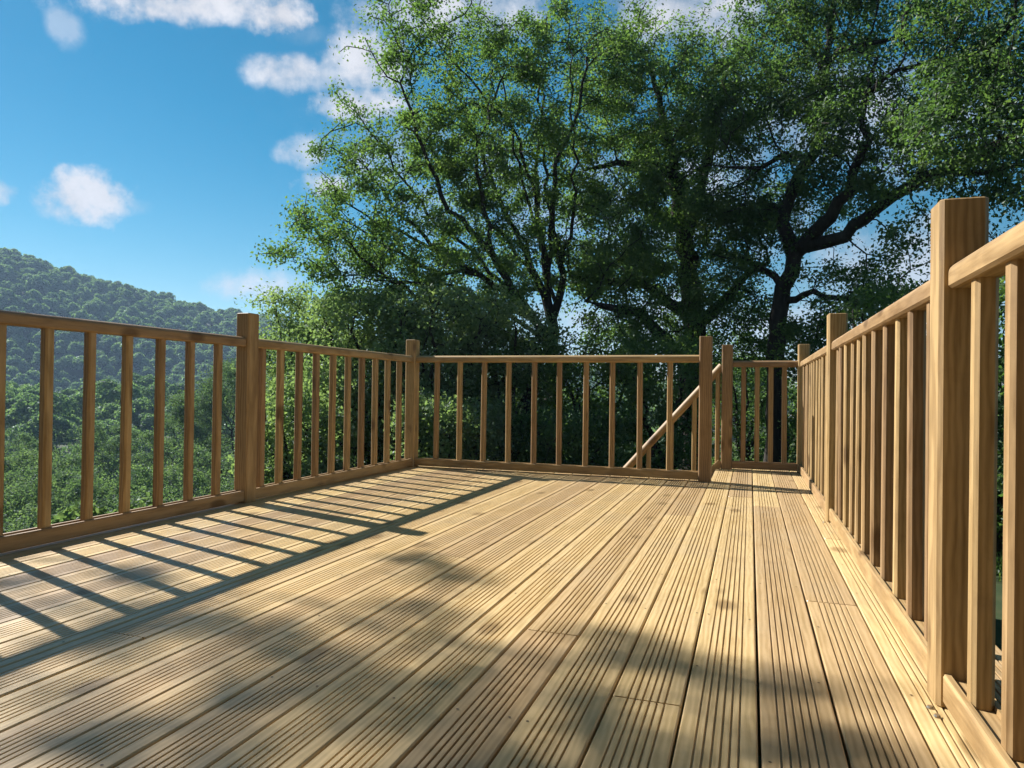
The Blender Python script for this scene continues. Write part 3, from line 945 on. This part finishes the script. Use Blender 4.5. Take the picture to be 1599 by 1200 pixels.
SH = [(655, 878, .11), (715, 902, .12), (600, 900, .08), (560, 950, .14), (640, 955, .12), (700, 990, .12), (470, 1000, .12), (530, 1035, .14),
      (620, 1080, .16), (430, 1120, .14), (560, 1150, .16), (700, 1180, .14), (850, 1100, .13), (800, 1050, .11), (740, 1020, .12), (880, 1035, .08),
      (960, 1045, .10), (1060, 1045, .08), (1130, 1055, .09), (1190, 1062, .09), (1260, 1072, .09), (1330, 1075, .08), (1400, 1085, .08), (950, 1170, .12), (1000, 1190, .12), (1080, 1195, .12), (1160, 1185, .12), (1240, 1180, .12), (1310, 1185, .12), (1390, 1180, .1), (1010, 1010, .07), (900, 990, .06),
      (300, 1080, .09), (240, 1150, .10), (100, 1180, .10), (330, 870, .05), (190, 900, .06), (140, 990, .06), (220, 960, .07), (20, 1110, .1), (800, 1170, .12), (640, 1020, .1)]
BS_ = []
rg = random.Random(5)
for x, y, r_ in SH:
    p = up_ray(x, y, 6.6 + rg.uniform(-.5, .5))
    BS_.append((p.x, p.y, p.z, r_ * .95, r_ * .95, r_ * .85, (.12 / r_) ** 1.6))
for i in range(26):
    a = rg.uniform(0, 6.28); q = rg.uniform(0, 1)
    BS_.append((-12.3 + math.cos(a) * 2.2 * q, 3.0 + math.sin(a) * 2.4 * q, 6.6 + rg.uniform(-2.2, 2.4), .8, .8, .6, .012))
pc = up_ray(720, 1010, 6.6)
TS = [(None, [(-12.3, 2.3, float(terrain(-12.3, 2.3)) - .3, .3), (-12.2, 2.4, -1, .26), (-12.0, 2.5, 3, .2), (-11.9, 2.8, 5.5, .15), (-12.2, 3.0, 7.5, .1)]),
      (0, [(-12.0, 2.5, 3.5, .14), (-10.6, 2.9, 5.2, .10), (pc.x - .6, pc.y, pc.z - .8, .05), (pc.x, pc.y, pc.z - .2, .02)])]
tree('broadleaf_tree', 'tree standing down the slope beyond the left railing, to the left of the view', TS, BS_, 3000, 26000, leaf=.062, seed=77, tuft=.06, spread_all=0.0, tip=.004, step=.13, kill=.13, only=True)


# ------------------------------------------------------------------ woods on the hill and in the valley
def crown_proto(name, n, size, R=2.3, Hh=2.8, seed=1, mat=None):
    rg_ = np.random.default_rng(seed)
    nb = int(rg_.integers(8, 20))
    th = rg_.uniform(0, 2 * np.pi, nb); ph = np.arccos(rg_.uniform(-.15, 1, nb))
    bc = np.stack([np.sin(ph) * np.cos(th) * R * .68, np.sin(ph) * np.sin(th) * R * .68, np.cos(ph) * Hh * .72], 1)
    br = rg_.uniform(.28, .46, nb) * R
    pk = rg_.integers(0, nb, n)
    u = rg_.normal(size=(n, 3)); u /= np.linalg.norm(u, axis=1, keepdims=True)
    u[:, 2] = np.where(u[:, 2] < -.3, -u[:, 2], u[:, 2])
    C = bc[pk] + u * br[pk][:, None] * rg_.uniform(.82, 1.06, (n, 1))
    nrm = u + rg_.normal(size=(n, 3)) * .8; nrm /= np.linalg.norm(nrm, axis=1, keepdims=True)
    t = rg_.normal(size=(n, 3)); t -= (t * nrm).sum(1, keepdims=True) * nrm; t /= np.linalg.norm(t, axis=1, keepdims=True)
    b = np.cross(nrm, t)
    s = size * rg_.uniform(.6, 1.3, (n, 1))
    V = np.stack([C - t * s * .5, C + b * s * .38 - nrm * s * .1, C + t * s * .5, C - b * s * .38 - nrm * s * .1], 1).reshape(-1, 3)
    V[:, 2] += Hh * .6
    me = mesh_np(name, V, np.arange(4 * n).reshape(n, 4), mat or M_FOREST)
    att = me.attributes.new('tint', 'FLOAT', 'FACE')
    att.data.foreach_set('value', np.clip(rg_.random(n) * .6 + rg_.random(nb)[pk] * .4, 0, 1).astype(np.float32))
    return bpy.data.objects.new(name, me)      # kept out of the scene: only its mesh is used


def wood_mass(name, label, pts, scl, protos):
    me = bpy.data.meshes.new(name)
    me.from_pydata([tuple(p) for p in pts], [], [])
    a = me.attributes.new('scl', 'FLOAT', 'POINT'); a.data.foreach_set('value', np.asarray(scl, np.float32))
    a = me.attributes.new('rot', 'FLOAT', 'POINT'); a.data.foreach_set('value', rng.uniform(0, 6.28, len(pts)).astype(np.float32))
    a = me.attributes.new('pick', 'INT', 'POINT'); a.data.foreach_set('value', rng.integers(0, len(protos), len(pts)).astype(np.int32))
    o = link(name, me)
    tag(o, label, kind='stuff')
    ng = bpy.data.node_groups.new(name + '_nodes', 'GeometryNodeTree')
    ng.interface.new_socket('Geometry', in_out='INPUT', socket_type='NodeSocketGeometry')
    ng.interface.new_socket('Geometry', in_out='OUTPUT', socket_type='NodeSocketGeometry')
    nn = ng.nodes; lk = ng.links
    gi = nn.new('NodeGroupInput'); go = nn.new('NodeGroupOutput')
    iop = nn.new('GeometryNodeInstanceOnPoints')
    lk.new(gi.outputs[0], iop.inputs['Points'])
    jn = nn.new('GeometryNodeJoinGeometry')
    for p in protos:
        oi = nn.new('GeometryNodeObjectInfo'); oi.inputs['Object'].default_value = p
        oi.inputs['As Instance'].default_value = False
        g2 = nn.new('GeometryNodeGeometryToInstance')
        lk.new(oi.outputs['Geometry'], g2.inputs[0]); lk.new(g2.outputs[0], jn.inputs[0])
    lk.new(jn.outputs[0], iop.inputs['Instance'])
    iop.inputs['Pick Instance'].default_value = True

    def attr(nm, ty):
        x = nn.new('GeometryNodeInputNamedAttribute'); x.data_type = ty; x.inputs[0].default_value = nm
        return x.outputs[0]
    lk.new(attr('pick', 'INT'), iop.inputs['Instance Index'])
    lk.new(attr('scl', 'FLOAT'), iop.inputs['Scale'])
    cx = nn.new('ShaderNodeCombineXYZ'); lk.new(attr('rot', 'FLOAT'), cx.inputs[2])
    e2r = nn.new('FunctionNodeEulerToRotation'); lk.new(cx.outputs[0], e2r.inputs[0])
    lk.new(e2r.outputs[0], iop.inputs['Rotation'])
    lk.new(iop.outputs[0], go.inputs[0])
    md = o.modifiers.new('scatter', 'NODES'); md.node_group = ng
    return o


rng = np.random.default_rng(99)
far_p = [crown_proto('far_crown', 800, .62, seed=i) for i in range(6)]
mid_p = [crown_proto('mid_crown', 3200, .34, R=2.9, Hh=3.3, seed=20 + i) for i in range(5)]


def scatter(n, d0, d1, a0_, a1_, mind):
    d = np.sqrt(rng.uniform(d0 ** 2, d1 ** 2, n)); a = np.radians(rng.uniform(a0_, a1_, n))
    P = np.stack([d * np.sin(a), d * np.cos(a)], 1)
    keep = []
    cell = {}
    for i, (x, y) in enumerate(P):
        c = (int(x // mind), int(y // mind)); bad = False
        for u in (-1, 0, 1):
            for v in (-1, 0, 1):
                for j in cell.get((c[0] + u, c[1] + v), ()):
                    if (P[j][0] - x) ** 2 + (P[j][1] - y) ** 2 < mind ** 2: bad = True; break
        if not bad: keep.append(i); cell.setdefault(c, []).append(i)
    P = P[keep]
    return P


Pf = scatter(52000, 195, 480, -78, 12, 2.7)
zf = terrain(Pf[:, 0], Pf[:, 1])
sf = rng.uniform(.65, 1.5, len(Pf))
wood_mass('hillside_forest', 'thick green woods covering the far hillside', np.column_stack([Pf, zf + 1.5 * sf + rng.uniform(0, 3, len(Pf))]), sf, far_p)
Pm = scatter(6000, 50, 190, -95, 0, 3.9)
zm = terrain(Pm[:, 0], Pm[:, 1])
sm = rng.uniform(.7, 1.2, len(Pm))
wood_mass('valley_woods', 'green tree tops filling the valley below the left railing', np.column_stack([Pm, zm + 3.0 * sm + rng.uniform(0, 2.5, len(Pm))]), sm, mid_p)


# --- low bushes covering the bank round the deck
Pu = scatter(26000, 3.0, 62, -120, 150, .8)
Pu = Pu[((Pu[:, 0] < -3.3) & (Pu[:, 1] < 9)) | ((Pu[:, 0] > 1.9) & ((Pu[:, 1] < 6) | (Pu[:, 0] > 8)))]
zu = terrain(Pu[:, 0], Pu[:, 1])
su = rng.uniform(.13, .30, len(Pu)) * np.clip(np.hypot(Pu[:, 0], Pu[:, 1]) / 14, .7, 1.8)
low_p = [crown_proto('low_bush', 2600, .30, R=2.9, Hh=2.2, seed=40 + i, mat=M_SLOPE) for i in range(4)]
wood_mass('undergrowth', 'low green bushes and brambles covering the bank below the deck', np.column_stack([Pu, zu - .2 * su]), su, low_p)


# --- nearer trees on the slope below the left railing: each a tree of its own
def slope_tree(px, py, d, R, n_leaf, mat, label, seed):
    d, R = d * 1.55, R * 1.35
    c = at(px, py, d)
    gz = float(terrain(c.x, c.y))
    rg_ = random.Random(seed)
    H_ = max(c.z - gz, 1.5)
    limbs = [(None, [(c.x, c.y, gz - .3, .22), (c.x + .1, c.y, gz + H_ * .5, .16), (c.x, c.y, c.z, .08)])]
    for i in range(5):
        a = i * 1.257 + rg_.uniform(-.3, .3)
        limbs.append((0, [(c.x + .1, c.y, gz + H_ * .5, .1), (c.x + math.cos(a) * R * .6, c.y + math.sin(a) * R * .6, c.z - rg_.uniform(.0, .5) * R, .04)]))
    bl = [(c.x, c.y, c.z, R * .9, R * .9, R * .8, 1)]
    for i in range(8):
        a = rg_.uniform(0, 6.28); e = rg_.uniform(-.4, .7)
        bl.append((c.x + math.cos(a) * R * .7, c.y + math.sin(a) * R * .7, c.z + e * R * .7, R * .42, R * .42, R * .38, 1.2))
    tree('slope_tree', label, limbs, bl, 1500, int(n_leaf * 2.6), leaf=.125, mat=mat, step=.32, kill=.4, tuft=.19, clumps=60, clump_r=.42, seed=seed, cat='tree', tip=.012)


slope_tree(20, 790, 30, 2.9, 14000, M_SLOPE, 'dark green tree crown below the left end of the left railing', 61)
slope_tree(215, 720, 36, 3.0, 14000, M_SLOPE, 'darker tree crown seen between the near balusters of the left railing', 62)
slope_tree(110, 830, 24, 2.4, 12000, M_SLOPE, 'bright green tree crown lowest below the left railing', 63)
slope_tree(330, 760, 28, 2.6, 12000, M_SLOPE, 'pale tree crown just left of the middle post of the left railing', 64)
slope_tree(270, 830, 22, 2.2, 12000, M_SLOPE, 'pale low tree crown behind the bottom rail of the left railing', 65)
slope_tree(370, 640, 34, 3.0, 14000, M_SLOPE, 'tall tree crown behind the middle post of the left railing', 66)
slope_tree(520, 700, 22, 2.6, 12000, M_SLOPE, 'tree crown behind the far balusters of the left railing', 67)
slope_tree(-60, 720, 40, 3.4, 12000, M_SLOPE, 'large pale tree crown at the far left edge of the view', 68)

# ------------------------------------------------------------------ grass and fallen leaves behind the deck
n = 26000
gx = rng.uniform(-1.5, 7.5, n); gy = rng.uniform(7.2, 21, n)
gc = np.stack([gx, gy, terrain(gx, gy) + .05], 1)
hgt = rng.uniform(.06, .16, (n, 1)); lean = rng.normal(size=(n, 3)) * .05; lean[:, 2] = 0
side = rng.normal(size=(n, 3)); side[:, 2] = 0; side /= np.linalg.norm(side, axis=1, keepdims=True)
topp = gc + lean + np.array([0, 0, 1]) * hgt
V = np.stack([gc - side * .010 - [0, 0, .06], gc + side * .010 - [0, 0, .06], topp + side * .003, topp - side * .003], 1).reshape(-1, 3)
me = mesh_np('grass', V, np.arange(4 * n).reshape(n, 4), M_LEAF)
at2 = me.attributes.new('tint', 'FLOAT', 'FACE'); at2.data.foreach_set('value', rng.random(n).astype(np.float32))
tag(link('grass', me), 'short green grass on the ground beyond the landing', kind='stuff')
n = 14000
gx = rng.uniform(-6, 1.0, n); gy = rng.uniform(6.6, 12, n)
gc = np.stack([gx, gy, terrain(gx, gy) + rng.uniform(.01, .05, n)], 1)
V, Fc = leaf_quads(gc, .07, 2.5)
me = mesh_np('leaf_litter', V, Fc, M_LEAF_DRY)
at2 = me.attributes.new('tint', 'FLOAT', 'FACE'); at2.data.foreach_set('value', rng.random(n).astype(np.float32))
tag(link('leaf_litter', me), 'brown fallen leaves on the ground behind the back railing', kind='stuff')


# ------------------------------------------------------------------ unseen building added behind the viewer to cut the sky light from there
added_house = empty('added_house', (-1.0, -1.6, 0), 'dark timber clad building added unseen behind the viewer, holding back sky light', 'added_house')
P_C = rect_profile(0.145, 0.022, 0.003)
me_w = None
M_CLAD = wood('cladding_wood', (0.11, 0.065, 0.030), (0.06, 0.034, 0.015), rough=0.6, spec=0.2)  # dark boards, so the added building bounces little light
for i in range(38):
    z = -0.55 + i * 0.15
    member('cladding_board', 'cladding', P_C, (-6.0, -1.5, z), (4.0, -1.5, z), added_house, M_CLAD, (0, -1, 0.12))


def box(name, lo, hi, mat, parent):
    x0, y0, z0 = lo; x1, y1, z1 = hi
    V = [(x0, y0, z0), (x1, y0, z0), (x1, y1, z0), (x0, y1, z0), (x0, y0, z1), (x1, y0, z1), (x1, y1, z1), (x0, y1, z1)]
    V = [tuple(Vector(v) - parent.location) for v in V]
    me = bpy.data.meshes.new(name)
    me.from_pydata(V, [], [(0, 3, 2, 1), (4, 5, 6, 7), (0, 1, 5, 4), (1, 2, 6, 5), (2, 3, 7, 6), (3, 0, 4, 7)])
    me.materials.append(mat)
    return link(name, me, parent)


box('wall', (-6.0, -7.5, -1.3), (4.0, -1.52, 5.15), M_CLAD, added_house)  # body of the added building, blocks sky behind the viewer
for i in range(2):
    sgn = -1 if i else 1
    yc = -0.7 if i == 0 else -8.3
    V = [(-6.4, yc, 4.95), (4.4, yc, 4.95), (4.4, -4.5, 7.1), (-6.4, -4.5, 7.1)]  # added roof with an overhang, out of view, darkens the sky behind
    V = V + [(a, b, c + .12) for a, b, c in V]
    V = [tuple(Vector(v) - added_house.location) for v in V]
    me = bpy.data.meshes.new('roof_slope')
    me.from_pydata(V, [], [(0, 1, 2, 3), (7, 6, 5, 4), (0, 4, 5, 1), (1, 5, 6, 2), (3, 2, 6, 7), (0, 3, 7, 4)])
    me.materials.append(M_BARK)
    link('roof_slope', me, added_house)
box('door', (-1.9, -1.49, 0.02), (-1.0, -1.46, 2.05), M_RAIL, added_house)  # door and window frame belong to the added, unseen building
box('window_frame', (0.2, -1.49, 0.9), (1.6, -1.46, 2.0), M_RAIL, added_house)

# ------------------------------------------------------------------ the air
hz = bpy.data.meshes.new('haze')
a, z0, z1 = 1620.0, -140.0, 110.0
hz.from_pydata([(-a, -a, z0), (a, -a, z0), (a, a, z0), (-a, a, z0), (-a, -a, z1), (a, -a, z1), (a, a, z1), (-a, a, z1)], [],
               [(0, 3, 2, 1), (4, 5, 6, 7), (0, 1, 5, 4), (1, 2, 6, 5), (2, 3, 7, 6), (3, 0, 4, 7)])
mt = bpy.data.materials.new('haze_air'); mt.use_nodes = True
s = N(mt.node_tree)
pv = s.n('ShaderNodeVolumePrincipled', inp={'Color': (0.50, 0.73, 1.0, 1), 'Density': 0.00040, 'Anisotropy': 0.2})
s.n('ShaderNodeOutputMaterial', inp={'Volume': pv.outputs[0]})
hz.materials.append(mt)
tag(link('haze', hz), 'thin blue summer haze in the air', kind='stuff')

# ------------------------------------------------------------------ screw heads of the decking, too small to pick apart
V, Fc = [], []
yj = -1.1
rs = random.Random(3)
while yj < 5.2:
    k2 = k0
    while 0.022 + k2 * PITCH_B + PITCH_B / 2 < 0.465:
        xc = 0.022 + k2 * PITCH_B + PITCH_B / 2
        for sx in (-.056, .056):
            if rs.random() < .6: continue
            cx, cy = xc + sx + rs.uniform(-.004, .004), yj + rs.uniform(-.008, .008)
            b0_ = len(V)
            for q in range(8):
                a = q * math.pi / 4
                V.append((cx +   .0030 * math.cos(a), cy + .0030 * math.sin(a), .0012))
            Fc.append(tuple(range(b0_, b0_ + 8)))
        k2 += 1
    yj += .4
me = bpy.data.meshes.new('screw_heads'); me.from_pydata(V, [], Fc)
mt = bpy.data.materials.new('old_screw'); mt.use_nodes = True
b = mt.node_tree.nodes['Principled BSDF']
b.inputs['Base Color'].default_value = (.11, .075, .035, 1); b.inputs['Roughness'].default_value = .6
me.materials.append(mt)
tag(link('screw_heads', me, deck), kind='stuff')
